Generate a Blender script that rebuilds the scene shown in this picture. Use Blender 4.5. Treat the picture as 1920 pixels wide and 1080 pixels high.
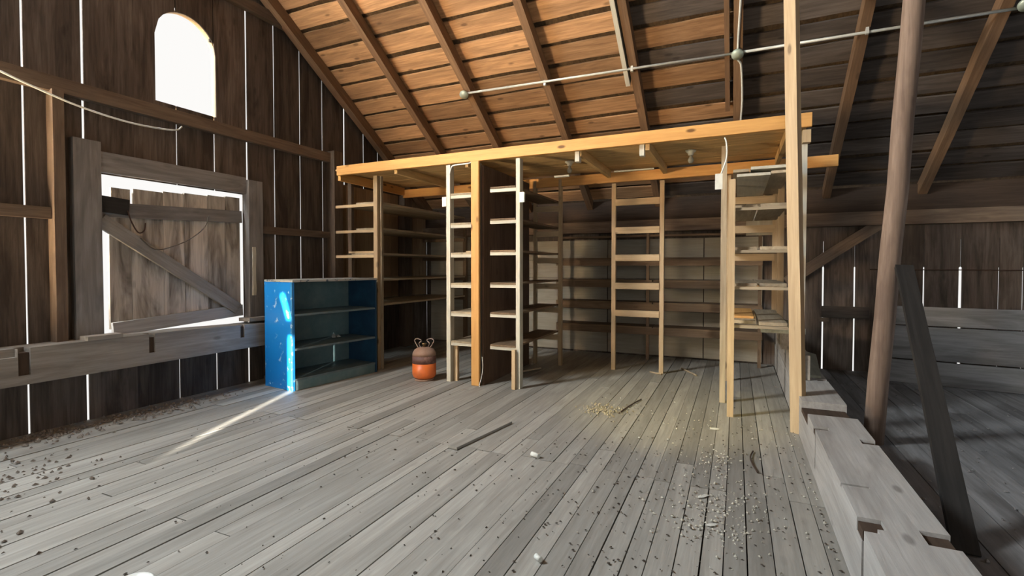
import bpy, bmesh, math, random
from mathutils import Vector, Matrix
random.seed(7)
S = bpy.context.scene
for o in list(bpy.data.objects): bpy.data.objects.remove(o)
COL = S.collection
# ------------------------------------------------------------ camera
cam = bpy.data.cameras.new('camera'); co = bpy.data.objects.new('camera', cam); COL.objects.link(co)
S.camera = co
cam.sensor_width = 36; cam.lens = 930/1920*36; cam.shift_y = -20/1920
cam.clip_start = .05
co.location = (0, 0, 1.3)
co.rotation_euler = (math.radians(90-1.232), 0, math.radians(24.3))
# ------------------------------------------------------------ world, sun, daylight, exposure
w = bpy.data.worlds.new('sky'); S.world = w; w.use_nodes = True
bg = w.node_tree.nodes['Background']; bg.inputs[0].default_value = (1, .985, .96, 1); bg.inputs[1].default_value = .84
def light(name, kind, loc, aim, energy, color, **kw):
    l = bpy.data.lights.new(name, kind); l.energy = energy; l.color = color
    for k, v in kw.items(): setattr(l, k, v)
    o = bpy.data.objects.new(name, l); COL.objects.link(o); o.location = loc
    o.rotation_euler = (Vector(aim)-Vector(loc)).to_track_quat('-Z', 'Y').to_euler()
    return o
SUN_T = .10
light('sun', 'SUN', (0, 0, 9), (-.40, 1, 9-SUN_T*1.077), 70, (1, .93, .82), angle=.006)
# daylight through the doorway in the left gable wall, behind the camera's view
light('doorway_daylight', 'AREA', (-5.15, .45, 1.4), (-2.6, 4.4, 4.2), 185, (1, .74, .46), shape='RECTANGLE', size=.8, size_y=.8, spread=2.0)
# daylight through the high loading hatch in the left gable wall, behind the camera's view
light('hatch_daylight', 'AREA', (-5.3, .4, 4.55), (-1.0, 4.2, 1.6), 660, (.88, .95, 1), shape='RECTANGLE', size=1.4, size_y=1.6)
# added soft fill behind the camera; the back wall has no door
light('rear_fill', 'AREA', (1.8, -6.0, 2.0), (-4.4, 3.0, 1.4), 110, (1, .95, .88), shape='RECTANGLE', size=3.2, size_y=2.6)
# cool light added inside the closed right gable wall, brightens the floor there
light('side_fill', 'AREA', (5.35, 4.2, 1.8), (2.6, 4.6, 0), 40, (.75, .87, 1), shape='RECTANGLE', size=.8, size_y=1.0)
light('warm_fill', 'POINT', (-2.8, 1.75, 2.85), (0, 0, 0), 12, (1, .66, .34), shadow_soft_size=.05)  # added warm fill, its source is invented
light('floor_spot', 'SPOT', (-.1, 2.0, 2.85), (-.55, 4.7, 0), 300, (1, .82, .36), shadow_soft_size=.06, spot_size=.62, spot_blend=1.0)  # spot added above the frame for the yellow pool on the floor
S.view_settings.view_transform = 'Standard'; S.view_settings.look = 'None'
S.view_settings.gamma = 1; S.view_settings.use_curve_mapping = False
S.view_settings.exposure = 0.22
# ------------------------------------------------------------ materials
_m = {}
WOOD = dict(  # dark, light, stain, roughness, per-piece variation, knots, stain amount
    wall=((.055, .042, .034), (.17, .135, .108), (.025, .017, .012), .8, .45, .3, .55),
    frame=((.11, .078, .055), (.23, .17, .12), (.06, .04, .03), .8, .3, .2, .4),
    greyframe=((.20, .19, .18), (.36, .345, .33), (.08, .07, .06), .8, .25, .2, .4),
    door=((.42, .36, .29), (.78, .70, .59), (.12, .095, .075), .8, .3, .3, .75),
    floor=((.225, .215, .19), (.385, .375, .34), (.15, .14, .12), .6, .24, .15, .3),
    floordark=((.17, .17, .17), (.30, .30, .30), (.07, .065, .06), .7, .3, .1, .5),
    roof=((.20, .105, .05), (.55, .32, .16), (.13, .07, .035), .7, .4, .6, .35),
    rafter=((.12, .07, .038), (.25, .15, .082), (.09, .05, .03), .7, .2, .4, .3),
    backing=((.26, .175, .10), (.42, .30, .18), (.16, .10, .06), .7, .15, .3, .3),
    roofdark=((.075, .06, .05), (.17, .14, .118), (.04, .033, .028), .85, .4, .5, .5),  # darker, greyer boards for the right part of the roof
    rooflow=((.05, .04, .033), (.11, .09, .075), (.03, .025, .02), .85, .3, .3, .5),
    pine=((.55, .28, .085), (.74, .42, .145), (.40, .19, .06), .55, .1, 1, .2),
    stud=((.40, .285, .16), (.58, .45, .28), (.28, .19, .11), .6, .2, .7, .25),
    whitestud=((.42, .40, .33), (.62, .60, .50), (.33, .29, .22), .5, .1, .2, .25),
    shelf=((.30, .24, .16), (.48, .40, .28), (.16, .12, .08), .7, .25, .4, .35),
    darkshelf=((.13, .085, .05), (.23, .16, .10), (.06, .04, .025), .75, .2, .3, .4),
    deck=((.55, .36, .15), (.75, .53, .26), (.25, .16, .07), .6, .12, .5, .4),
    timber=((.32, .31, .29), (.52, .505, .48), (.14, .125, .105), .7, .1, .5, .25),
    sill=((.23, .21, .185), (.42, .39, .35), (.12, .10, .085), .75, .1, .4, .35),
    log=((.16, .11, .08), (.33, .24, .18), (.08, .05, .04), .8, .1, .3, .4),
    black=((.015, .014, .013), (.04, .037, .034), (.01, .01, .01), .7, .1, .2, .4),
    panel=((.27, .24, .19), (.38, .35, .28), (.26, .22, .16), .7, .08, 0, .35),
    plyw=((.09, .055, .035), (.16, .10, .065), (.05, .03, .02), .7, .1, .4, .4),
    subfloor=((.02, .018, .015), (.04, .035, .03), (.01, .01, .01), .9, 0, 0, .3),
    shingle=((.05, .032, .018), (.13, .085, .045), (.02, .014, .01), .9, .1, 0, .4),
    greenply=((.34, .35, .28), (.50, .52, .43), (.22, .22, .17), .7, .1, .2, .4),
    shadefill=((.045, .03, .02), (.09, .06, .042), (.03, .02, .015), .85, .1, 0, .3),  # near-black tone that puts shade into recesses
    trim=((.55, .36, .18), (.70, .50, .28), (.3, .2, .1), .6, .1, .2, .3),
)
def W(name, axis='x'):
    key = name+axis
    if key in _m: return _m[key]
    a, b, st, rough, var, kn, sa = WOOD[name]
    m = bpy.data.materials.new(name+'_wood'); m.use_nodes = True; _m[key] = m
    nt = m.node_tree; N = nt.nodes; L = nt.links; B = N['Principled BSDF']
    B.inputs['Roughness'].default_value = rough
    B.inputs['Specular IOR Level'].default_value = .25
    tc = N.new('ShaderNodeTexCoord'); oi = N.new('ShaderNodeObjectInfo')
    mul = N.new('ShaderNodeVectorMath'); mul.operation = 'SCALE'; mul.inputs[0].default_value = (37, 19, 53)
    L.new(oi.outputs['Random'], mul.inputs['Scale'])
    add = N.new('ShaderNodeVectorMath'); L.new(tc.outputs['Object'], add.inputs[0]); L.new(mul.outputs[0], add.inputs[1])
    def mapping(lo, hi):
        mp = N.new('ShaderNodeMapping'); s = [hi]*3; s['xyz'.index(axis)] = lo
        mp.inputs['Scale'].default_value = s; L.new(add.outputs[0], mp.inputs[0]); return mp
    def noise(mp, det, ro=.6, dist=0):
        n = N.new('ShaderNodeTexNoise'); n.inputs['Scale'].default_value = 1; n.inputs['Detail'].default_value = det
        n.inputs['Roughness'].default_value = ro; n.inputs['Distortion'].default_value = dist
        L.new(mp.outputs[0], n.inputs['Vector']); return n
    def ramp(src, p0, c0, p1, c1):
        r = N.new('ShaderNodeValToRGB'); r.color_ramp.elements[0].position = p0; r.color_ramp.elements[0].color = (*c0, 1)
        r.color_ramp.elements[1].position = p1; r.color_ramp.elements[1].color = (*c1, 1); L.new(src, r.inputs[0]); return r
    def mix(fac, c1, c2, mode='MIX'):
        x = N.new('ShaderNodeMix'); x.data_type = 'RGBA'; x.blend_type = mode
        if isinstance(fac, float): x.inputs[0].default_value = fac
        else: L.new(fac, x.inputs[0])
        for s_, c in ((6, c1), (7, c2)):
            if isinstance(c, tuple): x.inputs[s_].default_value = (*c, 1)
            else: L.new(c, x.inputs[s_])
        return x.outputs[2]
    grain = noise(mapping(2.2, 42), 6, .65, .4)
    gr = ramp(grain.outputs[0], .22, a, .78, b)
    big = noise(mapping(1.1, 7), 4, .6, .8)
    bigr = ramp(big.outputs[0], .42, (0, 0, 0), .66, (min(1, sa*1.25),)*3)
    c = mix(bigr.outputs[0], gr.outputs[0], st)
    if kn > 0:
        vo = N.new('ShaderNodeTexVoronoi'); vo.inputs['Scale'].default_value = 1
        L.new(mapping(2.6, 6.5).outputs[0], vo.inputs['Vector'])
        kr = ramp(vo.outputs['Distance'], .07, (kn,)*3, .14, (0, 0, 0))
        c = mix(kr.outputs[0], c, tuple(v*.45 for v in st))
    # per-piece tone
    mr = N.new('ShaderNodeMapRange'); L.new(oi.outputs['Random'], mr.inputs[0])
    mr.inputs[3].default_value = 1-var; mr.inputs[4].default_value = 1+var*.75
    cc = N.new('ShaderNodeCombineColor')
    for i in range(3): L.new(mr.outputs[0], cc.inputs[i])
    c = mix(1.0, c, cc.outputs[0], 'MULTIPLY')
    L.new(c, B.inputs['Base Color'])
    bp = N.new('ShaderNodeBump'); bp.inputs['Strength'].default_value = .35; bp.inputs['Distance'].default_value = .006
    L.new(grain.outputs[0], bp.inputs['Height']); L.new(bp.outputs[0], B.inputs['Normal'])
    return m
def plain(name, col, rough=.5, metal=0, noise_col=None, nscale=12, lo=.5, hi=.6, emit=None, trans=0):
    if name in _m: return _m[name]
    m = bpy.data.materials.new(name); m.use_nodes = True; _m[name] = m
    nt = m.node_tree; B = nt.nodes['Principled BSDF']
    B.inputs['Base Color'].default_value = (*col, 1); B.inputs['Roughness'].default_value = rough; B.inputs['Metallic'].default_value = metal
    B.inputs['Transmission Weight'].default_value = trans
    if noise_col is None: noise_col = tuple(v*.7 for v in col); lo, hi = .3, .8
    tc = nt.nodes.new('ShaderNodeTexCoord'); n = nt.nodes.new('ShaderNodeTexNoise'); n.inputs['Scale'].default_value = nscale
    n.inputs['Detail'].default_value = 6; n.inputs['Roughness'].default_value = .65
    r = nt.nodes.new('ShaderNodeValToRGB'); r.color_ramp.elements[0].position = lo; r.color_ramp.elements[1].position = hi
    r.color_ramp.elements[0].color = (*col, 1); r.color_ramp.elements[1].color = (*noise_col, 1)
    nt.links.new(tc.outputs['Object'], n.inputs[0]); nt.links.new(n.outputs[0], r.inputs[0]); nt.links.new(r.outputs[0], B.inputs['Base Color'])
    return m
# ------------------------------------------------------------ builders
def link(name, me, mat, parent=None, M=None):
    o = bpy.data.objects.new(name, me); COL.objects.link(o)
    if mat and not me.materials: me.materials.append(mat)
    M = M or Matrix()
    if parent is not None:
        base = Matrix()
        p = parent
        while p: base = p.matrix_basis @ base; p = p.parent
        o.parent = parent; o.matrix_basis = base.inverted() @ M
    else: o.matrix_basis = M
    return o
def thing(name, label, cat, loc, group=None):
    o = bpy.data.objects.new(name, None); COL.objects.link(o); o.location = loc; o.matrix_basis = Matrix.Translation(loc)
    o.empty_display_size = .1
    o['label'] = label; o['category'] = cat
    if group: o['group'] = group
    return o
def struct(name, label=None, loc=(0, 0, 0)):
    o = bpy.data.objects.new(name, None); COL.objects.link(o); o.matrix_basis = Matrix.Translation(loc); o['kind'] = 'structure'
    if label: o['label'] = label
    return o
def tag(o, label, cat, group=None, kind=None):
    o['label'] = label
    if cat: o['category'] = cat
    if group: o['group'] = group
    if kind: o['kind'] = kind
    return o
def bar(name, p0, p1, wd, th, mat, parent=None, up=(0, 0, 1), wob=0, seg=1, bevel=0, taper=1):
    """timber from p0 to p1 (centre line); th runs along up, wd across; local x = grain"""
    p0 = Vector(p0); p1 = Vector(p1); d = p1-p0; L = d.length; x = d.normalized()
    u = Vector(up); u = (u-x*u.dot(x)).normalized(); y = u.cross(x)
    M = Matrix(((x.x, y.x, u.x, 0), (x.y, y.y, u.y, 0), (x.z, y.z, u.z, 0), (0, 0, 0, 1)))
    M = Matrix.Translation((p0+p1)/2) @ M
    vs = []; fs = []
    for i in range(seg+1):
        t = i/seg; k = 1+(taper-1)*t
        j = [random.uniform(-wob, wob) for _ in range(3)]
        for (a, b, jj) in ((-1, -1, j[0]), (1, -1, j[1]), (1, 1, j[1]), (-1, 1, j[0])):
            vs.append((-L/2+L*t, a*wd/2*k+jj, b*th/2*k+j[2]*.4))
    for i in range(seg):
        a = i*4
        for q in range(4):
            r = (q+1) % 4
            fs.append((a+q, a+r, a+4+r, a+4+q))
    fs.append((3, 2, 1, 0)); n = seg*4; fs.append((n, n+1, n+2, n+3))
    me = bpy.data.meshes.new(name); me.from_pydata(vs, [], [tuple(reversed(f)) for f in fs]); me.update()
    bm = bmesh.new(); bm.from_mesh(me); bmesh.ops.recalc_face_normals(bm, faces=bm.faces)
    if bevel: bmesh.ops.bevel(bm, geom=[e for e in bm.edges], offset=bevel, segments=1, affect='EDGES')
    bm.to_mesh(me); bm.free()
    return link(name, me, mat, parent, M)
def box(name, lo, hi, mat, parent=None, **kw):
    lo = Vector(lo); hi = Vector(hi); d = hi-lo; c = (lo+hi)/2; ax = max(range(3), key=lambda i: d[i])
    e = Vector((0, 0, 0)); e[ax] = d[ax]/2
    if ax == 2: up = (0, 1, 0); th = d.y; wd = d.x
    elif ax == 1: up = (0, 0, 1); th = d.z; wd = d.x
    else: up = (0, 0, 1); th = d.z; wd = d.y
    return bar(name, c-e, c+e, wd, th, mat, parent, up=up, **kw)
def polymesh(name, polys, axis, lo, hi, mat, parent=None):
    """polys: list of 2-D outlines extruded along axis between lo and hi, one mesh"""
    bm = bmesh.new(); pts = [p for P in polys for p in P]
    cx = sum(p[0] for p in pts)/len(pts); cy = sum(p[1] for p in pts)/len(pts); cz = (lo+hi)/2
    def v3(p, h):
        a, b, h = p[0]-cx, p[1]-cy, h-cz
        return {'x': (h, a, b), 'y': (a, h, b), 'z': (a, b, h)}[axis]
    for P in polys:
        A = [bm.verts.new(v3(p, lo)) for p in P]; Bv = [bm.verts.new(v3(p, hi)) for p in P]
        bm.faces.new(A); bm.faces.new(list(reversed(Bv)))
        for i in range(len(P)):
            j = (i+1) % len(P); bm.faces.new((A[j], A[i], Bv[i], Bv[j]))
    bmesh.ops.recalc_face_normals(bm, faces=bm.faces)
    me = bpy.data.meshes.new(name); bm.to_mesh(me); bm.free()
    c = {'x': (cz, cx, cy), 'y': (cx, cz, cy), 'z': (cx, cy, cz)}[axis]
    return link(name, me, mat, parent, Matrix.Translation(c))
def tube(name, pts, r, mat, parent=None, n=8, smooth=True, radii=None):
    pts = [Vector(p) for p in pts]; c0 = sum(pts, Vector())/len(pts); bm = bmesh.new(); rings = []
    ref = Vector((.31, .17, .93))
    for i, p in enumerate(pts):
        d = (pts[min(i+1, len(pts)-1)]-pts[max(i-1, 0)]).normalized()
        a = d.cross(ref).normalized(); b = d.cross(a); rr = radii[i] if radii else r
        rings.append([bm.verts.new(p-c0+(a*math.cos(2*math.pi*k/n)+b*math.sin(2*math.pi*k/n))*rr) for k in range(n)])
    for A, Bq in zip(rings, rings[1:]):
        for k in range(n): bm.faces.new((A[k], A[(k+1) % n], Bq[(k+1) % n], Bq[k]))
    bm.faces.new(rings[0]); bm.faces.new(rings[-1]); bmesh.ops.recalc_face_normals(bm, faces=bm.faces)
    if smooth:
        for f in bm.faces: f.smooth = len(f.verts) == 4
    me = bpy.data.meshes.new(name); bm.to_mesh(me); bm.free()
    return link(name, me, mat, parent, Matrix.Translation(c0))
def smooth_path(ctrl, n=6):
    P = [Vector(c) for c in ctrl]; P = [P[0]]+P+[P[-1]]; out = []
    for i in range(1, len(P)-2):
        for k in range(n):
            t = k/n; a, b, c, d = P[i-1:i+3]
            out.append(.5*((2*b)+(c-a)*t+(2*a-5*b+4*c-d)*t*t+(3*b-a-3*c+d)*t**3))
    out.append(P[-2]); return out
def lathe(name, prof, loc, mat, parent=None, n=24, aim=(0, 0, 1)):
    bm = bmesh.new(); rings = []
    for r, z in prof:
        rings.append([bm.verts.new((r*math.cos(2*math.pi*k/n), r*math.sin(2*math.pi*k/n), z)) for k in range(n)] if r > 1e-5 else [bm.verts.new((0, 0, z))])
    for A, Bq in zip(rings, rings[1:]):
        for k in range(n):
            k2 = (k+1) % n
            if len(A) == 1 and len(Bq) == 1: continue
            if len(A) == 1: bm.faces.new((A[0], Bq[k2], Bq[k]))
            elif len(Bq) == 1: bm.faces.new((A[k], A[k2], Bq[0]))
            else: bm.faces.new((A[k], A[k2], Bq[k2], Bq[k]))
    if len(rings[0]) > 1: bm.faces.new(rings[0])
    if len(rings[-1]) > 1: bm.faces.new(rings[-1])
    bmesh.ops.recalc_face_normals(bm, faces=bm.faces)
    for f in bm.faces: f.smooth = len(f.verts) <= 4
    me = bpy.data.meshes.new(name); bm.to_mesh(me); bm.free()
    return link(name, me, mat, parent, Matrix.Translation(loc) @ Vector(aim).to_track_quat('Z', 'Y').to_matrix().to_4x4())
def carve(o, boxes):
    """cut rectangular pockets (world lo, hi) out of a mesh"""
    bpy.context.view_layer.update()
    for lo, hi in boxes:
        c = box('cutter', lo, hi, None); md = o.modifiers.new('cut', 'BOOLEAN'); md.object = c; md.operation = 'DIFFERENCE'; md.solver = 'EXACT'
        bpy.context.view_layer.update(); dg = bpy.context.evaluated_depsgraph_get()
        me = bpy.data.meshes.new_from_object(o.evaluated_get(dg)); o.modifiers.clear(); o.data = me
        bpy.data.objects.remove(c)
RS = .65
def roofz(y): return 2.28+RS*(7.4-y)      # underside of the roof boards, front slope
# ============================================================ FLOOR
fl = struct('floor', 'worn grey wooden plank floor')
x = -5.02; i = 0
while x < .44:
    wd = random.choice((.095, .105, .11, .115, .125, .14)); x1 = min(x+wd, .455)
    if .455-x1 < .03: x1 = .455
    yj = 3.10+random.uniform(-.02, .02)+(.35 if i % 5 == 2 else 0)+(-1.5 if x < -2.2 and i % 3 == 0 else 0)
    yj2 = yj+random.uniform(2.0, 3.2) if i % 2 else None
    cuts = [-7.35, -1.2+random.uniform(-.6, .6), yj]+([yj2] if yj2 and yj2 < 7 else [])+[7.38]
    for a, b in zip(cuts, cuts[1:]):
        dz = random.uniform(-.003, .003); g = random.choice((.0015, .002, .003, .005))
        polymesh('floor_board', [[(x+g, a+.003), (x1-g*.4, a+.003), (x1-g*.4+random.uniform(-.0015, .0015), (a+b)/2), (x1-g*.4, b-.003), (x+g, b-.003), (x+g+random.uniform(-.0015, .0015), (a+b)/2)]],
                 'z', -.025+dz, dz, W('floor', 'y'), fl)
    x = x1; i += 1
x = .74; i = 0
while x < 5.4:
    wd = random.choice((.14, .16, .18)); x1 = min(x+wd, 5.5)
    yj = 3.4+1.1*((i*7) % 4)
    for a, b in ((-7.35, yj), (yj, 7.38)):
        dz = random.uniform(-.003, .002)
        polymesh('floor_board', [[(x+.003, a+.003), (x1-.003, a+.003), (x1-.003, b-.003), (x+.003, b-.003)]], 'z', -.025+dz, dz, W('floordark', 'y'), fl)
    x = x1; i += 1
box('subfloor', (-5.1, -7.45, -.09), (5.6, 7.5, -.032), W('subfloor', 'y'), fl)
# ============================================================ LEFT GABLE WALL (x = -5)
wl = struct('wall_left', 'dark vertical board gable wall with daylight between the boards')
edges = [1.20, 1.57, 1.95, 2.335, 2.72, 3.10, 3.485, 3.865, 4.23, 4.61, 4.98, 5.38, 5.775, 6.09, 6.46, 6.83, 7.12, 7.40]
gap = {1.57: .004, 1.95: .014, 2.335: .019, 2.72: 0, 3.10: .005, 3.485: .008, 3.865: .017, 4.23: .007, 4.61: .007, 4.98: .005, 5.38: .020, 5.775: .008, 6.09: .006}
gap = {k: v*.78+.012*k/5 if v else .001 for k, v in gap.items()}
OY0, OY1, OZ0, OZ1 = 2.43, 3.81, .68, 2.10       # hay door opening
WC, WR, WZ0, WZS = 3.21, .30, 2.87, 3.50          # arched window: centre, half width, sill, spring line
def arch(y):
    t = (y-WC)/WR
    return WZS+.30*math.sqrt(max(0, 1-t*t))
def wall_board(y0, y1, x0=-5.012, x1=-5.0):
    base = -.02; pieces = []
    top = lambda y: roofz(y)-.005+.03
    zs = [base]
    opens = y1 > OY0 and y0 < OY1
    segs = []       # column strips
    marks = sorted(set([y0, y1]+[v for v in (OY0, OY1, WC-WR, WC+WR) if y0 < v < y1]+
                       [WC-WR+2*WR*k/16 for k in range(17) if y0 < WC-WR+2*WR*k/16 < y1]))
    lowp = []; midp = []; topp = []; full = []
    for a, b in zip(marks, marks[1:]):
        m = (a+b)/2; ind = OY0 < m < OY1; inw = abs(m-WC) < WR
        if ind: lowp.append([(a, base), (b, base), (b, OZ0), (a, OZ0)]); start = OZ1
        else: start = base
        if inw:
            (midp if ind else full).append([(a, start), (b, start), (b, WZ0), (a, WZ0)])
            ta, tb = arch(max(a, WC-WR)), arch(min(b, WC+WR))
            topp.append([(a, ta), (b, tb), (b, top(b)), (a, top(a))])
        else:
            (topp if ind and not inw and False else full if not ind else midp).append([(a, start), (b, start), (b, top(b)), (a, top(a))])
    if full and not lowp and not topp and len(full) == 1:
        # plain full-height board with slightly uneven edges
        L = []; R = []; n = 6
        for k in range(n+1):
            z0 = base+(top(y0)-base)*k/n; z1 = base+(top(y1)-base)*k/n
            L.append((y0+random.uniform(-.0015, .0015), z0)); R.append((y1+random.uniform(-.0015, .0015), z1))
        polymesh('board', [L+R[::-1]], 'x', x0, x1, W('wall', 'z'), wl); return
    if lowp: polymesh('board', lowp, 'x', x0, x1, W('wall', 'z'), wl)
    if midp or full: polymesh('board', midp+full+topp, 'x', x0, x1, W('wall', 'z'), wl)
for a, b in zip(edges, edges[1:]):
    wall_board(a+gap.get(a, .002)/2, b-gap.get(b, .002)/2)
for yb_ in (5.38, 5.775, 6.09, 6.46): box('batten', (-5.03, yb_-.05, 0), (-5.0125, yb_+.05, 2.42), W('wall'), wl)
box('batten', (-5.03, 3.05, 3.83), (-5.0125, 3.15, 6.0), W('wall'), wl)
box('batten', (-5.03, 3.455, 3.64), (-5.0125, 3.53, 6.0), W('wall'), wl)
for yb_ in (4.61, 4.98): box('batten', (-5.03, yb_-.05, 0), (-5.0125, yb_+.05, 1.1), W('wall'), wl)
# behind the camera: wall with the doorway y -.9 .. 1.05
polymesh('board', [[(1.055, -.02), (1.197, -.02), (1.197, roofz(1.197)), (1.055, roofz(1.055))]], 'x', -5.012, -5, W('wall', 'z'), wl)
for a, b in ((-.9, -.25), (-.25, .4), (.4, 1.05)):
    z0 = 3.7; z1 = 5.5
    polymesh('board', [[(a, 2.6), (b, 2.6), (b, z0), (a, z0)], [(a, z1), (b, z1), (b, 7.09-RS*abs(b)), (a, 7.09-RS*abs(a))]], 'x', -5.012, -5, W('wall', 'z'), wl)
for k in range(18):
    a = -7.4+k*6.5/18; b = a+6.5/18
    polymesh('board', [[(a, -.02), (b, -.02), (b, 7.09-RS*abs(b)), (a, 7.09-RS*abs(a))]], 'x', -5.012, -5, W('wall', 'z'), wl)
# nail-hole daylight specks are real holes only in the wider knots; framing timbers
F_ = W('frame'); G_ = W('greyframe')
box('girt', (-5.0, 1.05, 2.69), (-4.93, 5.05, 2.81), F_, wl, wob=.003, seg=8)
bar('girt', (-4.965, 2.4, 4.20), (-4.965, 4.66, 4.20), .07, .12, F_, wl, wob=.003, seg=5)
box('girt', (-5.0, 1.05, 1.68), (-4.94, 2.085, 1.77), F_, wl, wob=.003, seg=4)
box('girt', (-5.0, 4.01, 1.68), (-4.94, 5.04, 1.765), F_, wl, wob=.003, seg=4)
box('stud', (-5.0, 2.09, .70), (-4.90, 2.165, 2.70), F_, wl, wob=.003, seg=6)
box('stud', (-5.0, 5.05, -.0), (-4.86, 5.20, 2.84), F_, wl, wob=.003, seg=6)
box('stud', (-5.0, 6.60, 0), (-4.88, 6.80, 2.45), F_, wl, wob=.003, seg=6)
for k in range(11):
    ya_ = 5.205+k*.195
    if ya_ > 7.2 or abs(ya_-6.57) < .02: continue
    box('backing_board', (-4.998, ya_, .82), (-4.985, min(ya_+.19, 7.36), 2.44), W('backing'), wl)
box('door_post', (-5.0, 2.23, .69), (-4.93, 2.425, 2.36), G_, wl, wob=.003, seg=6)
box('door_post', (-5.0, 3.815, .69), (-4.91, 3.99, 2.26), G_, wl, wob=.004, seg=6)
box('door_lintel', (-5.0, 2.425, 2.11), (-4.95, 3.815, 2.285), G_, wl, wob=.003, seg=6)
chip = box('split_wood', (-4.915, 3.845, .98), (-4.895, 3.885, 1.52), W('whitestud'), wl, wob=.008, seg=7); chip['label'] = 'pale freshly split wood'
box('hinge_block', (-4.93, 3.87, 1.86), (-4.915, 3.90, 2.0), W('whitestud'), wl)
# sill timber with mortises
sill = polymesh('sill_timber', [[(-7.3, .43), (4.0, .43), (4.0, .67), (3.0, .70), (-7.3, .70)]], 'x', -4.998, -4.76, W('sill', 'y'), wl)
carve(sill, [((-4.86, 2.685, .53), (-4.7, 2.735, .75)), ((-4.86, 1.80, .50), (-4.7, 1.87, .75)), ((-4.80, 3.58, .55), (-4.7, 3.625, .75)),
             ((-4.80, 1.0, .64), (-4.7, 1.797, .75))])
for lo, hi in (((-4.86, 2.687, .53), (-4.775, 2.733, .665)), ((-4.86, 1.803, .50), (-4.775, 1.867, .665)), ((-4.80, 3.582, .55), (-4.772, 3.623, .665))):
    box('mortise_shade', lo, hi, W('shadefill'), wl)  # dark filler, colours in the shade of the pocket
box('block', (-4.86, 2.22, .702), (-4.74, 2.47, .735), W('sill'), wl, wob=.002, seg=3)
box('block', (-4.97, 3.72, .702), (-4.8, 3.98, .74), W('sill'), wl, wob=.002, seg=3)
box('baseboard_ledge', (-4.998, 4.05, -.0), (-4.96, 5.04, .03), F_, wl)
# rake rafter timber on the wall is the first rafter of the roof
# arched window frame
w1 = struct('window_1', 'small arched gable window opening', (-5, WC, WZ0))
outer = []; inner = []
N_ = 20
ring = []
for k in range(N_):
    a0 = math.pi*k/N_; a1 = math.pi*(k+1)/N_
    p = lambda a, r: (WC-r*math.cos(a), WZS+r*math.sin(a))
    ring.append([p(a0, .30), p(a1, .30), p(a1, .318), p(a0, .318)])
fr_ = polymesh('window_frame', ring+[[(WC-.318, WZ0), (WC-.30, WZ0), (WC-.30, WZS), (WC-.318, WZS)], [(WC+.30, WZ0), (WC+.318, WZ0), (WC+.318, WZS), (WC+.30, WZS)],
               [(WC-.318, WZ0-.02), (WC+.318, WZ0-.02), (WC+.318, WZ0), (WC-.318, WZ0)]], 'x', -5.07, -5.014, W('trim', 'z'), w1)
# ---- hay door
d1 = struct('door_1', 'weathered ledged and braced plank hay door', (-5, 3.15, .7))
ys = [2.525, 2.70, 2.98, 3.18, 3.42, 3.62, 3.79]
for k, (a, b) in enumerate(zip(ys, ys[1:])):
    bt = .745+.02*(a-2.5); tp = 2.0+.012*k
    if k == 0:   # broken corner beside the latch
        P = [[(a, bt), (b-.004, bt), (b-.004, tp), (a+.02, tp), (a+.02, 1.86), (a, 1.86)]]
    elif k == 1:
        P = [[(a+.004, bt), (b-.002, bt), (b-.002, tp), (a+.022, tp), (a+.022, 1.84), (a+.004, 1.84)]]
    else:
        P = [[(a+.002, bt), (b-.002, bt), (b-.002, tp), (a+.002, tp)]]
    polymesh('board', P, 'x', -5.055, -5.03, W('door', 'z'), d1)
bar('top_rail', (-5.012, 2.44, 1.795), (-5.012, 3.79, 1.85), .035, .13, G_, d1, wob=.002, seg=5)
bar('bottom_rail', (-5.012, 2.53, .745), (-5.012, 3.79, .82), .035, .12, W('timber'), d1, wob=.002, seg=5)
bar('brace', (-4.985, 2.44, 1.70), (-4.985, 3.72, .84), .03, .12, W('sill'), d1, wob=.004, seg=6)
bar('latch_board', (-5.0, 2.435, 1.845), (-5.0, 2.66, 1.83), .05, .14, W('black'), d1, wob=.003, seg=2)
tube('hasp', smooth_path([(-4.965, 2.64, 1.80), (-4.945, 2.66, 1.70), (-4.94, 2.71, 1.61), (-4.94, 2.76, 1.63), (-4.955, 2.78, 1.70)]), .006, plain('rust', (.10, .06, .045), .6, .6), d1)
tube('rope', smooth_path([(-4.96, 3.38, 1.82), (-4.93, 3.32, 1.70), (-4.93, 3.18, 1.58), (-4.93, 3.02, 1.50), (-4.95, 2.86, 1.46), (-4.96, 2.74, 1.56)]), .005, plain('cord', (.12, .10, .08), .9), d1)
# ============================================================ BACK WALL ACROSS (y = 7.4)
wb = struct('wall_far', 'low far wall of dark vertical boards')
fe = [-5.0, -4.6, -4.25, -3.9, -3.5, -3.1, -2.7, -2.3, -1.9, -1.5, -1.1, -.7, -.35, 0, .35, .68, 1.014, 1.35, 1.69, 2.04, 2.38, 2.72, 2.925, 3.25, 3.6, 4.0, 4.4, 4.8, 5.2, 5.5]
fg = {1.014: .022, 1.35: .020, 2.04: .018, 2.38: .034, 2.72: .014, 2.925: .015, .68: .002}
for a, b in zip(fe, fe[1:]):
    ga = fg.get(a, 0)/2; gb = fg.get(b, 0)/2
    polymesh('board', [[(a+ga*.3, 1.30), (a+ga, 1.29), (a+ga+random.uniform(-.002, .002), .6), (a+ga, -.02), (b-gb, -.02), (b-gb+random.uniform(-.002, .002), .6), (b-gb, 1.29), (b-gb*.3, 1.30), (b-gb*.3, 1.62), (b, 1.63), (b, 2.26), (a, 2.26), (a, 1.63), (a+ga*.3, 1.62)]],
             'y', 7.40, 7.43, W('wall', 'z'), wb)
box('plate', (-4.98, 7.24, 1.80), (5.48, 7.40, 1.965), W('frame'), wb, wob=.004, seg=14)
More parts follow.
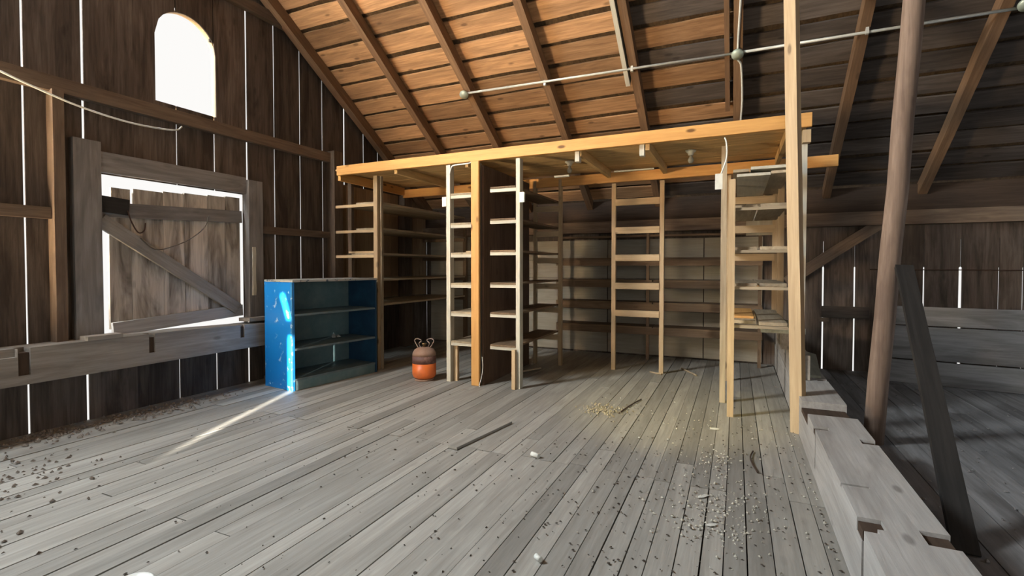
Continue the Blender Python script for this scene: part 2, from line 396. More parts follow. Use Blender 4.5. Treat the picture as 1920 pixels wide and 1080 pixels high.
box('blocking', (-5.0, 7.36, 1.965), (5.5, 7.398, 2.28), W('shadefill'), wb)  # coloured near-black so the space under the roof looks unlit
bar('wind_brace', (.60, 7.33, 1.10), (1.62, 7.33, 1.85), .06, .13, W('frame'), wb, up=(0, 0, 1), wob=.002, seg=4)
box('batten', (.98, 7.36, .60), (1.08, 7.40, .65), W('frame'), wb)
box('batten', (1.0, 7.37, .655), (1.5, 7.395, .80), W('rooflow'), wb)
tube('nailing_wire', [(1.5, 7.37, 1.265), (5.4, 7.37, 1.25)], .006, plain('rust', (.1, .06, .04)), wb)
for k, x_ in enumerate((-4.9, -3.55, -1.752, -.405)):
    x2 = (-3.56, -1.758, -.41, .325)[k]
    zz = 0
    rows = [(.02, .66), (.665, 1.12), (1.125, 1.40), (1.405, 1.70)] if k else [(.02, 1.15), (1.155, 2.15)]
    for (z0, z1) in rows:
        p_ = box('wall_panel', (x_+.004, 7.375, z0+.002), (x2-.004, 7.399, z1), W('panel'), wb)
# ============================================================ low plank bin, right side
pb = thing('plank_partition', 'low dark partition of three wide horizontal planks beyond the leaning posts', 'partition', (1.5, 6.9, 0))
for k, (z0, z1) in enumerate(((0, .26), (.27, .64), (.65, .86))):
    bar('plank', (1.50, 6.92, (z0+z1)/2), (5.3, 6.30, (z0+z1)/2), .04, z1-z0-.006, W('floordark'), pb, wob=.003, seg=6)
for t in (.03, .4, .8):
    c = Vector((1.50, 6.99, 0)).lerp(Vector((5.3, 6.37, 0)), t)
    bar('post', (c.x, c.y, .0), (c.x, c.y, .84), .08, .08, W('rooflow'), pb, up=(0, 1, 0))
# ============================================================ OTHER WALLS (out of view)
wr = struct('wall_right')
polymesh('siding', [[(-7.4, -.02), (7.4, -.02), (7.4, 2.28), (0, 7.09), (-7.4, 2.28)]], 'x', 5.5, 5.53, W('wall', 'z'), wr)
bk = struct('wall_back')
# a slit between two boards lets the low sun through
SX = .235
polymesh('siding', [[(-5, -.02), (-3.4, -.02), (-3.4, 2.28), (-5, 2.28)]], 'y', -7.43, -7.40, W('wall', 'z'), bk)
polymesh('siding', [[(-3.4, -.02), (SX-.035, -.02), (SX-.035, 1.90), (SX-.19, 2.28), (-3.4, 2.28)]], 'y', -7.43, -7.40, W('wall', 'z'), bk)
polymesh('siding', [[(SX+.035, -.02), (5.5, -.02), (5.5, 2.28), (SX-.12, 2.28), (SX+.035, 1.90)]], 'y', -7.43, -7.40, W('wall', 'z'), bk)
polymesh('batten', [[(SX-.1, -.02), (SX+.1, -.02), (SX+.1, 1.03), (SX-.1, 1.03)], [(SX-.1, 1.77), (SX+.1, 1.77), (SX+.1, 1.95), (SX-.1, 1.95)]], 'y', -7.40, -7.37, W('wall', 'z'), bk)
# ============================================================ ROOF
rf = struct('ceiling', 'underside of the board roof with rafters')
sl = math.hypot(1, RS); ny, nz = -RS/sl, -1/sl          # downward normal of the front slope (y, z)
dyp = .22; y = 7.36; row = 0
raf_x = [-4.90, -3.95, -3.02, -2.02, -1.02, 0, 1.03, 2.0, 3.0, 4.0, 5.0]
while y > .1:
    g = random.uniform(.03, .055)
    ya = y; yb = y-dyp+g
    if y > 2.2:
        cuts = [-5.0, random.choice((-3.95, -3.02, -2.02)), (-1.02, 0)[row % 2], random.choice((2.0, 3.0)), 5.5]
    else: cuts = [-5.0, 5.5]
    for a, b in zip(cuts, cuts[1:]):
        ym = (ya+yb)/2
        off = random.uniform(0, .006)
        bar('roof_board', (a+.004, ym, roofz(ym)+.012+off), (b-.004, ym, roofz(ym)+.012+off), (ya-yb)*sl, .022, W('roof' if (a+b)/2 < -.4 else 'roofdark'), rf, up=(0, RS/sl, 1/sl), wob=.006, seg=7)
    y -= dyp; row += 1
# shingle layer above the boards, stepped courses as one part
cr = []
y = 7.5
while y > 0:
    cr.append([(y, roofz(y)+.05), (y-.14, roofz(y-.14)+.045), (y-.14, roofz(y-.14)+.065), (y, roofz(y)+.075)]); y -= .13
sh = polymesh('shingle_layer', cr, 'x', -5.05, 5.55, W('shingle', 'y'), rf)
box_ = polymesh('roof_skin', [[(7.5, roofz(7.5)+.085), (0, roofz(0)+.085), (0, roofz(0)+.11), (7.5, roofz(7.5)+.11)]], 'x', -5.05, 5.55, W('shingle', 'y'), rf)
polymesh('roof_skin', [[(0, 7.09), (-7.5, 2.22), (-7.5, 2.25), (0, 7.2)]], 'x', -5.05, 5.55, W('roof', 'y'), rf)
for k, xr in enumerate(raf_x):
    yt = 2.0
    top = (xr, yt, roofz(yt)-.075*sl*.9); bot = (xr, 7.38, roofz(7.38)-.075*sl*.9)
    bar('rafter', bot, top, .085 if k else .10, .13, W('rafter'), rf, up=(0, RS/sl, 1/sl), wob=.004, seg=7)
g2 = bar('sister_board', (-1.105, 5.60, roofz(5.60)-.10), (-1.085, 2.4, roofz(2.4)-.10), .045, .14, W('whitestud'), rf, up=(0, RS/sl, 1/sl)); g2['label'] = 'pale grey board nailed beside a rafter'
bar('sister_board', (-.10, 6.05, roofz(6.05)-.09), (-.10, 2.4, roofz(2.4)-.09), .045, .12, W('rafter'), rf, up=(0, RS/sl, 1/sl))
# ============================================================ LOFT PLATFORM
HY = 4.78
lp = thing('loft_platform', 'low storage loft with a bright new pine header beam over the shelving racks', 'loft', (-2, 5.5, 2.46))
bar('header_beam', (-4.57, HY+.02, 2.500), (.565, HY+.02, 2.520), .04, .115, W('pine'), lp, bevel=.003)
bar('rear_beam', (-4.6, 6.20, 2.40), (.97, 6.20, 2.42), .045, .12, W('pine'), lp)
bar('side_beam', (-4.59, 4.85, 2.445), (-4.59, 6.18, 2.43), .045, .11, W('pine'), lp)
for xx in (-3.72, -2.75, -1.45, -.78, .40):
    bar('joist', (xx, 4.86, 2.455), (xx, 6.17, 2.455), .04, .09, W('deck'), lp)
for xx, yy in ((-1.47, 4.90), (-.83, 4.90)):
    q = box('joist_block', (xx-.022, yy-.05, 2.36), (xx+.022, yy+.02, 2.47), W('whitestud'), lp); q['label'] = 'pale block on a joist end'
yy = 4.82; k = 0
for y0, y1 in ((4.81, 5.10), (5.105, 5.40), (5.405, 5.68), (5.685, 5.96), (5.965, 6.24)):
    cut = (-4.62, -1.45, .55) if k % 2 else (-4.62, -2.75, -.78, .55)
    for a, b in zip(cut, cut[1:]):
        box('deck_board', (a+.003, y0+.002, 2.505), (b-.003, y1-.003, 2.525), W('deck'), lp)
    k += 1
box('end_block', (.50, 4.81, 2.34), (.56, 4.88, 2.445), W('stud'), lp)
# ============================================================ SHELVING RACKS
def rack(label, x0, x1, yf, yb, levels, mat_up, mat_rung, mat_shelf, topz, base=0, planks=1, rearlv=None, group=None, rung_t=.035, cleat=True, upw=.038, overs=.0, name='shelving_rack'):
    t = thing(name, label, 'shelf', ((x0+x1)/2, (yf+yb)/2, base))
    for xx in (x0, x1):
        box('upright', (xx-upw/2, yf, base), (xx+upw/2, yf+.085, topz), mat_up, t)
        box('upright', (xx-.019, yb, base), (xx+.019, yb+.06, min(topz, roofz(yb+.06)-.16)), W('stud') if mat_up != W('stud') else mat_up, t)
    for z in levels:
        bar('rung', (x0+upw/2, yf+.03, z), (x1-upw/2, yf+.03, z), .04, rung_t, mat_rung, t)
    for z in (rearlv or levels):
        bar('rung', (x0+.019, yb+.02, z-.01), (x1-.019, yb+.02, z-.01), .03, .07, W('stud'), t)
    for z in levels:
        wd = (x1-x0-upw-.01)/planks
        for k in range(planks):
            xa = x0+upw/2+.005+k*wd
            box('shelf_board', (xa+.003, yf+.0-overs, z+rung_t/2), (xa+wd-.003, yb+.05, z+rung_t/2+.02), mat_shelf, t, wob=.0015, seg=2)
    return t
# rack A along the left gable wall
ra = thing('shelving_rack', 'shelving rack built against the left gable wall behind the blue bookcase', 'shelf', (-4.5, 6.1, 0))
LA = (2.10, 1.77, 1.45, 1.12, .80)
for xx, yy, m_ in ((-4.13, 4.98, 'stud'), (-4.13, 7.22, 'darkshelf'), (-4.80, 5.26, 'frame')):
    box('upright', (xx-.03, yy, 0), (xx+.03, yy+.05, 2.44 if yy < 7 else 2.0), W(m_), ra)
box('upright', (-4.10, 5.032, 0), (-4.08, 5.07, 2.44), W('shelf'), ra)
for z in LA:
    box('rung', (-4.80, 5.0, z-.035), (-4.16, 5.03, z-.0), W('stud'), ra)
    if z != 2.10: box('rung', (-4.95, 7.20, z-.05), (-4.13, 7.24, z), W('darkshelf'), ra)
    box('shelf_board', (-4.48, 5.035 if z != 1.45 else 5.0, z+.001), (-4.11, 7.2, z+.024), W('shelf'), ra, wob=.002, seg=4)
    box('shelf_board', (-4.84, 5.26, z+.001), (-4.485, 7.2, z+.024), W('shelf'), ra, wob=.002, seg=4)
b_ = box('wooden_stick', (-4.62, 5.04, 1.476), (-4.2, 5.075, 1.50), W('stud')); tag(b_, 'short pale stick lying on the middle shelf of the rack at the left wall', 'stick')
# rack B
LB = (2.08, 1.75, 1.42, 1.08, .76, .43)
rb = rack('pale shelving rack between the orange gas cylinder and the pine post', -2.955, -2.60, 4.80, 6.05, LB, W('whitestud'), W('whitestud'), W('shelf'), 2.44, upw=.05)
box('leg_block', (-2.925, 4.86, 0), (-2.875, 4.90, .40), W('stud'), rb)
tag(box('wooden_block', (-2.74, 4.82, 1.459), (-2.64, 4.87, 1.476), W('stud')), 'small wood offcut on a shelf just left of the pine post', 'block')
# pine post
pp = box('pine_post', (-2.63, 4.74, 0), (-2.535, 4.778, 2.44), W('pine'), None, bevel=.003); 
tag(pp, 'bright orange pine post standing on the floor under the header beam', 'post')
sp_ = box('plywood_partition', (-2.53, 4.80, 0), (-2.505, 6.10, 2.40), W('plyw', 'x'), None)
tag(sp_, 'dark brown plywood divider running back from the pine post', 'partition')
# rack C
LC = (2.12, 1.78, 1.44, 1.09, .77, .42)
rc = rack('tall rack with pale grey rungs right of the dark plywood divider', -2.455, -2.10, 4.80, 6.17, LC, W('whitestud'), W('whitestud'), W('darkshelf'), 2.44, rearlv=(2.07, 1.74, 1.39, 1.05, .74, .38), upw=.045)
for ch in list(rc.children):
    if ch.name.startswith('upright') and abs(ch.matrix_basis.translation.x+.1775) < .02 and ch.matrix_basis.translation.y < 0: bpy.data.objects.remove(ch); break
box('leg_block', (-2.155, 4.76, 0), (-2.115, 4.80, .42), W('stud'), rc)
# rack D : ladder frame in the middle, with long shelves on the far wall
rd = thing('ladder_frame', 'freestanding ladder frame of brown lumber in front of the far wall shelves', 'shelf', (-1.1, 6.25, 0))
for xx, tz in ((-1.405, 2.33), (-.82, 2.46)):
    box('upright', (xx-.025, 6.21, 0), (xx+.025, 6.26, 2.34), W('stud'), rd)
for z in (2.10, 1.75, 1.41, 1.06, .72):
    box('rung', (-1.38, 6.195, z-.04), (-.845, 6.225, z+.04), W('stud'), rd)
ws = thing('wall_shelves', 'long dark shelves running along the pale panels of the far wall', 'shelf', (-1.1, 7.2, 0))
for z in (1.40, 1.09, .78, .44):
    for a, b in ((-2.45, -1.05), (-1.04, .31)):
        box('shelf_board', (a, 7.03, z), (b-.005, 7.37, z+.025), W('darkshelf'), ws, wob=.002, seg=4)
    box('cleat', (-2.45, 7.035, z-.085), (.31, 7.06, z-.001), W('darkshelf'), ws, wob=.002, seg=6)
for xx in (-2.42, -1.12, .28):
    box('upright', (xx-.02, 7.07, 0), (xx+.02, 7.11, 1.78), W('darkshelf'), ws)
box('top_board', (-2.45, 7.1, 1.72), (.31, 7.3, 1.745), W('darkshelf'), ws)
# rack E at the beam
re_ = thing('shelving_rack', 'right-hand shelving rack of paired planks beside the heavy floor timber', 'shelf', (.15, 5.4, 0))
box('upright', (-.062, 4.66, 0), (-.010, 4.70, 2.05), W('stud'), re_)
box('upright', (-.135, 5.12, 0), (-.085, 5.16, 2.44), W('shelf'), re_)
box('upright', (-.10, 6.12, 0), (-.06, 6.16, 2.33), W('stud'), re_)
box('upright', (.385, 5.7, .76), (.44, 5.75, 2.3), W('stud'), re_)
box('upright', (.36, 6.12, .60), (.42, 6.16, 2.33), W('stud'), re_)
for z in (2.04, 1.72, 1.41, 1.10, .78):
    box('rung', (-.06, 6.10, z-.045), (.38, 6.13, z+.035), W('stud'), re_)
for z in (1.795, 1.43, 1.115, .785):
    box('rung', (-.05, 4.70, z-.012), (.40, 4.73, z+.012), W('shelf'), re_)
    for k, (a, b) in enumerate(((-.04, .165), (.185, .395))):
        q = 4.70+random.uniform(0, .12)
        box('shelf_board', (a, q, z+.014), (b, 6.14, z+.042), W('shelf'), re_, wob=.002, seg=3)
for (a, b, z, m_) in ((-.03, .10, 2.13, 'shelf'), (.11, .41, 2.145, 'whitestud'), (0, .26, 2.09, 'whitestud'), (.265, .41, 2.10, 'shelf')):
    box('shelf_board', (a, 4.74, z-.012), (b, 6.09, z+.012), W(m_), re_)
box('back_panel', (.10, 6.18, 1.65), (.42, 6.20, 2.3), W('panel'), re_)
tag(box('pine_offcut', (-.03, 5.0, .829), (.15, 5.9, .85), W('pine')), 'orange pine board lying on the lowest shelf of the right-hand rack', 'board')
# right-hand posts
pB = bar('tall_post', (.455, 4.42, 0), (.375, 4.62, 3.95), .05, .10, W('stud'), None, up=(.76, -.65, 0), wob=.002, seg=8)
tag(pB, 'tall pale stud rising past the header beam from the floor to the rafters', 'post')
pC = bar('side_post', (.525, 5.02, .295), (.53, 5.0, 2.44), .05, .05, W('whitestud'), None, up=(0, 1, 0))
tag(pC, 'short greyish post standing on the floor timber under the header beam end', 'post')
# ============================================================ FLOOR TIMBER with mortises
ft = thing('floor_timber', 'heavy weathered grey timber with cut mortises lying across the floor at right', 'timber', (.6, 2, 0))
body = polymesh('beam', [[(.455, -3.0), (.735, -3.0), (.735, 2.6), (.745, 7.2), (.465, 7.2), (.45, 3.0)]], 'z', 0, .30, W('timber', 'y'), ft)
body.parent = None; body.matrix_basis = Matrix.Translation((.6, 2, 0)) @ body.matrix_basis
cuts_ = [((.42, 2.24, .04), (.50, 2.275, .4)), ((.42, 2.275, .245), (.53, 2.36, .4)), ((.42, 3.50, .06), (.48, 3.53, .4)), ((.42, 3.53, .26), (.53, 3.60, .4)),
         ((.64, 2.22, .24), (.9, 2.33, .4)), ((.66, 3.35, .24), (.9, 3.43, .4)), ((.66, 5.05, .24), (.9, 5.12, .4)), ((.40, 2.68, .285), (.56, 2.70, .4)),
         ((.40, 3.88, .22), (.9, 4.24, .4))]
carve(body, cuts_)
body.matrix_basis = Matrix.Translation((-.6, -2, 0)) @ body.matrix_basis; body.parent = ft
for lo, hi in cuts_:  # dark fillers stand in for the shade inside the cuts
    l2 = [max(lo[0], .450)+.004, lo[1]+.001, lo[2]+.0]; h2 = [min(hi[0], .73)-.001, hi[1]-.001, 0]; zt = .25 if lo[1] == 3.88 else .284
    if lo[2] < .1: q = box('mortise_shade', (l2[0]+.01, l2[1], lo[2]+.002), (h2[0], h2[1], .27), W('shadefill'), ft)
    else: q = box('mortise_shade', (l2[0], l2[1], lo[2]-.0), (h2[0], h2[1], zt), W('shadefill'), ft)
u1 = polymesh('timber_block', [[(.458, 5.02), (.60, 5.02), (.60, 7.15), (.47, 7.15)]], 'z', .302, .52, W('sill', 'y'))
carve(u1, [((.4, 5.7, .40), (.50, 5.78, .6))])
tag(u1, 'squared timber block stacked on the far end of the floor timber', 'timber')
u2 = box('timber_block', (.40, 5.30, .522), (.58, 5.95, .68), W('sill')); tag(u2, 'short plank block under the greenish board beside the right-hand rack', 'timber')
u3 = box('plywood_board', (.22, 5.18, .685), (.58, 5.98, .735), W('greenply')); tag(u3, 'greenish board lying on stacked blocks at the right-hand rack', 'board')
u4 = polymesh('angled_board', [[(.61, 5.15), (.70, 5.15), (.82, 6.4), (.62, 6.9)]], 'z', .302, .325, W('greenply', 'y')); tag(u4, 'pale board lying on the floor timber beyond the tall stud', 'board')
# ============================================================ LOG POST, BRACE
lg = tube('log_post', [Vector((.93, 4.41, 0)).lerp(Vector((1.19, 4.36, 4.20)), k/9)+Vector((random.uniform(-.006, .006), 0, 0)) for k in range(10)], .066, W('log', 'z'), None, n=12)
tag(lg, 'round brown log post leaning up to the roof beyond the floor timber', 'post')
br = bar('leaning_board', (.96, 2.86, .0), (1.065, 4.27, 1.30), .10, .035, W('black'), None, up=(0, -1, 1), wob=.002, seg=6)
tag(br, 'dark narrow board leaning against the log post', 'board')
# ============================================================ BLUE BOOKCASE
bc = thing('bookcase', 'blue painted bookcase with two inner shelves standing before the left wall', 'bookcase', (-4.19, 3.745, 0))
th_ = math.atan2(-.16, 1.13); bc.rotation_euler = (0, 0, th_); bc.matrix_basis = Matrix.Translation((-4.19, 3.745, 0)) @ Matrix.Rotation(th_, 4, 'Z')
blue = plain('blue_paint', (.008, .21, .62), .35, 0, (.45, .62, .80), 9, .60, .66)
edgeb = plain('blue_edge', (.03, .20, .42), .4, 0, (.5, .6, .66), 14, .55, .62)
inb = plain('inner_teal', (.11, .20, .22), .6, 0, (.19, .27, .28), 5, .4, .7)
topm = plain('worn_top', (.40, .40, .38), .6, 0, (.05, .09, .13), 22, .55, .62)
def lb(name, lo, hi, m, label=None):
    o = box(name, lo, hi, m, None); Mw = o.matrix_basis.copy(); o.parent = bc; o.matrix_basis = Mw
    if label: o['label'] = label
    return o
Wc, Dc, Hc = 1.14, .50, 1.16      # length (local y), depth (-x), height
lb('side_panel', (-Dc, 0, 0), (0, .022, Hc-.024), blue, 'bright blue chipped paint')
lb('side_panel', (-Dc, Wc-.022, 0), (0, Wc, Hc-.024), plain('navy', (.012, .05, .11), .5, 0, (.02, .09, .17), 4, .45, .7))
lb('back_panel', (-Dc, .023, .0), (-Dc+.01, Wc-.023, Hc-.025), inb)
lb('top_panel', (-Dc, 0, Hc-.022), (.004, Wc, Hc), topm, 'worn whitish top edge')
for z in (.10, .42, .78): lb('shelf', (-Dc+.012, .024, z), (-.004, Wc-.024, z+.022), plain('shelf_blue', (.10, .16, .19), .5, 0, (.17, .21, .22), 7, .4, .7))
lb('kick_board', (-.03, .024, .0), (-.012, Wc-.024, .098), inb)
lb('corner_trim', (-.025, -.006, 0), (.004, -.0005, Hc-.026), edgeb)
# crumpled clear plastic on the lower shelf
def chipmesh(name, spots, mat, smin=.006, smax=.02, flat=.5, parent=None):
    vs = []; fs = []
    c0 = Vector((sum(s[0] for s in spots)/len(spots), sum(s[1] for s in spots)/len(spots), spots[0][2]))
    for (x, y, z) in spots:
        r = random.uniform(smin, smax); a = random.uniform(0, 6.3); b = len(vs); el = random.uniform(.3, 1)
        for k in range(5):
            t = a+k*6.283/5; rr = r*random.uniform(.6, 1.2)
            dx = rr*math.cos(t); dy = rr*el*math.sin(t); ca, sa = math.cos(a), math.sin(a)
            vs.append((x+dx*ca-dy*sa-c0.x, y+dx*sa+dy*ca-c0.y, z+random.uniform(0, .25)*r*flat-c0.z+.001))
        vs.append((x-c0.x, y-c0.y, z+r*flat+.001-c0.z))
        for k in range(5): fs.append((b+k, b+(k+1) % 5, b+5))
        fs.append((b+4, b+3, b+2, b+1, b))
    me = bpy.data.meshes.new(name); me.from_pydata(vs, [], fs); me.update()
    return link(name, me, mat, parent, Matrix.Translation(c0))
o = chipmesh('plastic_wrap', [(-4.40+random.uniform(-.05, .05), 4.52+random.uniform(-.09, .09), .448+random.uniform(0, .01)) for _ in range(5)], plain('clear_plastic', (.45, .5, .52), .25), .03, .05, 1.0)
tag(o, 'crumpled clear plastic lying on the lower bookcase shelf', 'plastic')
# ============================================================ GAS CYLINDER
gc = thing('gas_cylinder', 'small orange and brown refrigerant cylinder on the floor by the shelving', 'gas cylinder', (-3.255, 4.76, 0))
orange = plain('orange_paint', (.72, .16, .03), .4, 0, (.45, .12, .04), 6, .5, .8)
brown = plain('dusty_brown', (.26, .15, .10), .8, 0, (.36, .25, .19), 5, .4, .7)
T_ = (-3.255, 4.76, 0)
R_ = .135
def tp(prof, nm, m): return lathe(nm, prof, T_, m, gc, 32)
tp([(.095, 0), (.11, .0), (.11, .02), (.10, .022)], 'foot_ring', brown)
tp([(.0, .02), (.09, .022), (.122, .04), (R_, .07), (R_, .20)], 'body', orange)
lab = tp([(R_+.001, .20), (R_+.001, .285)], 'label_band', plain('label_brown', (.12, .055, .045), .6, 0, (.22, .12, .09), 18, .5, .6)); 
tp([(R_, .285), (R_-.004, .32), (R_-.025, .35), (.075, .372), (.03, .38), (0, .381)], 'shoulder', brown)
lathe('valve', [(0, .37), (.018, .37), (.018, .41), (.028, .412), (.028, .425), (0, .427)], T_, plain('brass', (.3, .22, .12), .4, .8), gc, 12)
for s in (-1, 1):
    cx_ = T_[0]+s*.05*.9; cy_ = T_[1]+s*.03
    P = smooth_path([(cx_-s*.02, cy_, .37), (cx_+s*.005, cy_, .42), (cx_-s*.03, cy_, .455), (cx_+s*.03, cy_+.0, .475), (cx_+s*.065, cy_, .455), (cx_+s*.05, cy_, .42), (cx_+s*.02, cy_, .375)], 5)
    tube('handle', P, .006, plain('handle_wire', (.32, .24, .20), .5, .3), gc)
# ============================================================ ELECTRICAL
grey = plain('galvanised', (.62, .62, .56), .4, .2); white = plain('white_plastic', (.72, .74, .68), .4)
CY = 5.42; CZ = roofz(CY)-.175
cd = thing('conduit_run', 'long straight electrical conduit crossing under the rafters', 'conduit', (-.5, CY-.02, CZ))
tube('pipe', [(-3.05, 5.36, CZ+.035), (-.03, 5.40, CZ+.01)], .013, grey, cd)
tube('pipe', [(.03, 5.40, CZ+.01), (2.12, 5.40, CZ+.005)], .013, grey, cd)
for xx in (-2.02, -1.03, 1.05): box('strap', (xx-.012, 5.375, CZ-.012), (xx+.012, 5.41, CZ+.045), grey, cd)
for i_, (xx, yy, zz, l_) in enumerate(((-3.06, 5.355, CZ+.03, 'round junction box at the left end of the conduit'), (-.005, 5.40, CZ+.005, 'round junction box on the middle rafter below the vertical cable'), (2.10, 5.36, CZ+.02, 'round junction box at the far right end of the conduit'))):
    j = thing('junction_box', l_, 'junction box', (xx, yy, zz))
    lathe('cover', [(.0, .0), (.052, .0), (.055, .005), (.055, .03), (.0, .03)], (xx, yy, zz), plain('box_green', (.45, .52, .43), .4, .3), j, 16, aim=(0, -RS, -1))
rz = lambda y_: roofz(y_)-.165
vc = tube('vertical_cable', smooth_path([(.03, 3.4, rz(3.4)), (.035, 4.5, rz(4.5)), (.0, 5.30, rz(5.3)), (.0, 5.46, rz(5.46)-.01), (.03, 5.55, rz(5.55)), (.045, 5.9, rz(5.9)), (.03, 6.2, rz(6.2))]), .010, white)
tag(vc, 'white cable stapled down the middle rafter through the junction box', 'cable')
wc = tube('wall_cable', smooth_path([(-4.90, 1.0, 2.86), (-4.90, 1.6, 2.77), (-4.90, 1.95, 2.68), (-4.90, 2.26, 2.61), (-4.90, 2.64, 2.575), (-4.90, 3.00, 2.60), (-4.92, 3.1, 2.66)]), .008, white)
tag(wc, 'thin white cable sagging along the girt on the left wall', 'cable')
def outlet(label, x, y, z, w_=.05, h_=.10):
    t = thing('outlet_box', label, 'outlet', (x, y, z))
    box('back_box', (x-w_/2, y-.03, z-h_/2), (x+w_/2, y, z+h_/2), grey, t, bevel=.003)
    box('cover_plate', (x-w_/2-.003, y-.034, z-h_/2-.004), (x+w_/2+.003, y-.0305, z+h_/2+.004), white, t)
outlet('small white outlet box on the left side of the rack beside the gas cylinder', -3.004, 4.83, 2.03)
outlet('small white outlet box on the right side of the grey-runged rack', -2.053, 4.83, 2.03)
outlet('white switch box hanging by its cable at the right-hand rack', -.145, 4.78, 2.05, .055, .13)
sc = tube('switch_cable', smooth_path([(-.10, 4.80, 2.44), (-.085, 4.765, 2.38), (-.085, 4.76, 2.25), (-.13, 4.765, 2.11)]), .007, white)
tag(sc, 'white cable curving down from the header beam to the switch box', 'cable')
bc2 = tube('looped_cable', smooth_path([(-2.93, 4.79, 2.33), (-2.90, 4.78, 2.40), (-2.86, 4.78, 2.425), (-2.70, 4.78, 2.43), (-2.64, 4.785, 2.445)]), .008, white)
tag(bc2, 'short white cable looped under the header beam left of the pine post', 'cable')
fc = tube('floor_cable', smooth_path([(-2.50, 4.75, .32), (-2.485, 4.74, .22), (-2.50, 4.735, .10), (-2.52, 4.72, .02), (-2.50, 4.70, .006)]), .004, white)
tag(fc, 'thin pale cord hanging beside the foot of the pine post', 'cable')
def bulb(label, x, y, z, lit=False):
    t = thing('lamp_holder', label, 'lamp', (x, y, z))
    lathe('base', [(0, 0), (.055, 0), (.05, -.015), (.028, -.03), (.025, -.05), (0, -.05)], (x, y, z), plain('porcelain', (.62, .62, .52), .3), t, 20)
    lathe('bulb', [(.013, -.05), (.015, -.065), (.028, -.09), (.03, -.105), (.02, -.128), (0, -.135)], (x, y, z), plain('bulb_glass', (.55, .56, .48), .1, 0, trans=.5), t, 16)
bulb('white porcelain lamp holder with a bare bulb under the loft at right', -.435, 5.45, 2.50)
bulb('white porcelain lamp holder under the loft left of the ladder frame', -1.74, 5.45, 2.50)
lr = box('tube_lamp', (-1.98, 5.6, 2.36), (-1.80, 5.64, 2.38), white); tag(lr, 'short white strip under the loft beside the left lamp holder', 'lamp')
lr = box('pale_stick', (-1.30, 5.75, 2.395), (-.85, 5.78, 2.41), W('whitestud')); tag(lr, 'thin pale stick tucked under the loft between two joists', 'stick')
# bulb fitting added to go with the warm fill light, unseen above the frame
hb = thing('added_bulb', 'added bulb fitting hanging from the roof, unseen above the frame', 'lamp', (-2.8, 1.75, 2.85))
tube('cord', [(-2.8, 1.75, 2.95), (-2.8, 1.75, roofz(1.75))], .005, plain('cord', (.12, .10, .08)), hb)
lathe('socket', [(0, .05), (.02, .05), (.022, .1), (.01, .11), (0, .11)], (-2.8, 1.75, 2.85), plain('porcelain', (.62, .62, .52)), hb, 12)
# ============================================================ LOOSE ITEMS ON THE FLOOR
o = bar('loose_plank', (-1.83, 3.02, .012), (-1.72, 3.72, .012), .085, .018, W('floor'), None, wob=.001, seg=2); tag(o, 'loose flat plank offcut lying on the open floor', 'plank')
o = tube('curved_twig', smooth_path([(.12, 3.84, .008), (.10, 3.70, .012), (.11, 3.58, .010), (.135, 3.45, .008)]), .005, plain('twig', (.05, .03, .02), .8)); tag(o, 'dark curved twig on the floorboards near the floor timber', 'twig')
o = tube('curved_twig', smooth_path([(-.83, 4.90, .008), (-.86, 4.75, .012), (-.90, 4.55, .010), (-.93, 4.35, .008)]), .006, plain('twig', (.05, .03, .02))); tag(o, 'thin twig on the floor in front of the ladder frame', 'twig')
o = lathe('white_lid', [(0, .0), (.075, 0), (.08, .012), (.072, .018), (.066, .012), (0, .012)], (-2.22, 1.17, .003), plain('porcelain2', (.75, .76, .72), .4), None, 28); tag(o, 'round white plastic lid on the floor at the bottom edge', 'lid')
o = tube('tin_piece', [(-1.265, 3.13, .018), (-1.205, 3.11, .018)], .016, white, None, n=10); tag(o, 'small white cylindrical scrap in the middle of the floor', 'scrap')
o = tube('tin_piece', [(-.80, 2.03, .014), (-.77, 2.01, .014)], .012, white, None, n=10); tag(o, 'tiny white scrap at the bottom centre of the floor', 'scrap')
for (x_, y_, l_) in ((-.14, 4.26, 'white crumpled paper scrap by the foot of the right-hand rack'), (-.10, 2.66, 'white paper scrap on the floor nearest the floor timber'), (-.16, 2.97, 'pale torn scrap on the floor among debris left of the timber')):
    o = chipmesh('paper_scrap', [(x_, y_, .003)], plain('paper', (.66, .66, .60), .8), .04, .05, .12); tag(o, l_, 'paper')
for (a, b, l_) in (((-.62, 6.6, .01), (-.42, 6.25, .01), 'pale stick lying on the dark floor right of the ladder frame'), ((-.95, 6.22, .01), (-.80, 6.12, .012), 'short pale stick at the foot of the ladder frame'), ((-2.42, 5.5, .012), (-2.2, 5.75, .04), 'pale stick on the floor under the grey-runged rack')):
    o = tube('loose_stick', [a, b], .012, W('shelf'), None, n=6); tag(o, l_, 'stick')
lt = plain('debris_light', (.50, .48, .40), .9); dk = plain('debris_dark', (.05, .038, .028), .9)
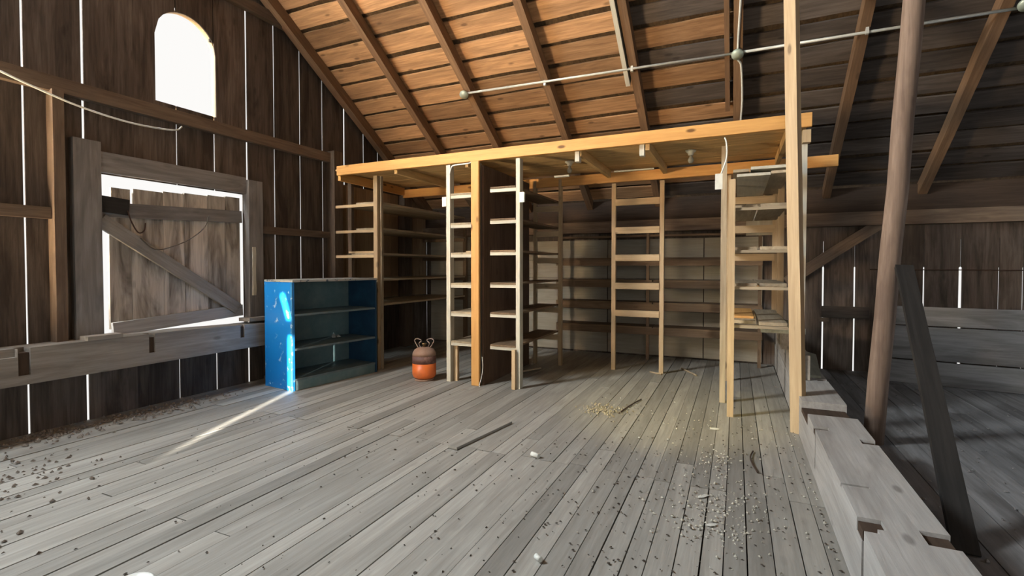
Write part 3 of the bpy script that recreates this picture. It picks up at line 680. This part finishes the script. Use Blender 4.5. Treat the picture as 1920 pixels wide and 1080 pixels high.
def gauss(cx, cy, sx, sy, n): return [(random.gauss(cx, sx), random.gauss(cy, sy), .002) for _ in range(n)]
def clampx(L): return [(min(max(x, -4.93), .42), y, z) for x, y, z in L if y < 7]
o = chipmesh('leaf_pile', clampx(gauss(-4.72, 2.75, .10, .28, 220)+gauss(-4.78, 2.0, .10, .15, 110)), plain('dry_leaf', (.22, .19, .16), .9), .008, .026, .9); tag(o, 'pile of dry leaves and dirt along the foot of the left wall', 'leaves', kind='stuff')
o = chipmesh('leaf_pile', clampx(gauss(-4.1, 1.45, .35, .22, 130)+gauss(-3.3, 1.05, .15, .1, 70)), plain('dry_leaf2', (.14, .11, .085), .9), .006, .020, .8); tag(o, 'dry leaves scattered in the bottom left foreground', 'leaves', kind='stuff')
o = chipmesh('straw_nest', gauss(-1.09, 4.40, .09, .09, 200), plain('straw', (.36, .32, .22), .9), .005, .016, 1.2); tag(o, 'small nest of pale straw on the floor before the ladder frame', 'straw', kind='stuff')
o = chipmesh('floor_debris', clampx(gauss(-.15, 3.3, .35, .6, 260)+gauss(-.3, 4.6, .35, .35, 110)+gauss(-.1, 2.8, .15, .25, 140)+gauss(-.9, 4.6, .15, .1, 30)+gauss(-.12, 3.55, .05, .12, 60)+gauss(-.05, 2.95, .07, .1, 60)+gauss(-.08, 2.62, .1, .05, 60)), lt, .002, .012, .9); tag(o, 'pale crumbs and flakes scattered over the right part of the floor', 'debris', kind='stuff')
o = chipmesh('floor_debris', clampx([(random.uniform(-4.0, .4), random.uniform(1.2, 3.7), .002) for _ in range(200)]+gauss(-.3, 3.2, .5, 1.0, 420)+gauss(-1.2, 2.4, .7, .8, 220)), dk, .003, .011, .6); tag(o, 'dark droppings and dirt specks scattered over the open floor', 'debris', kind='stuff')
o = chipmesh('floor_debris', [(random.uniform(.85, 3.2), random.uniform(2.2, 6.6), .002) for _ in range(350)], plain('debris_grey', (.22, .21, .20), .9), .004, .018, .7); tag(o, 'grey dirt scattered on the floor beyond the floor timber', 'debris', kind='stuff')
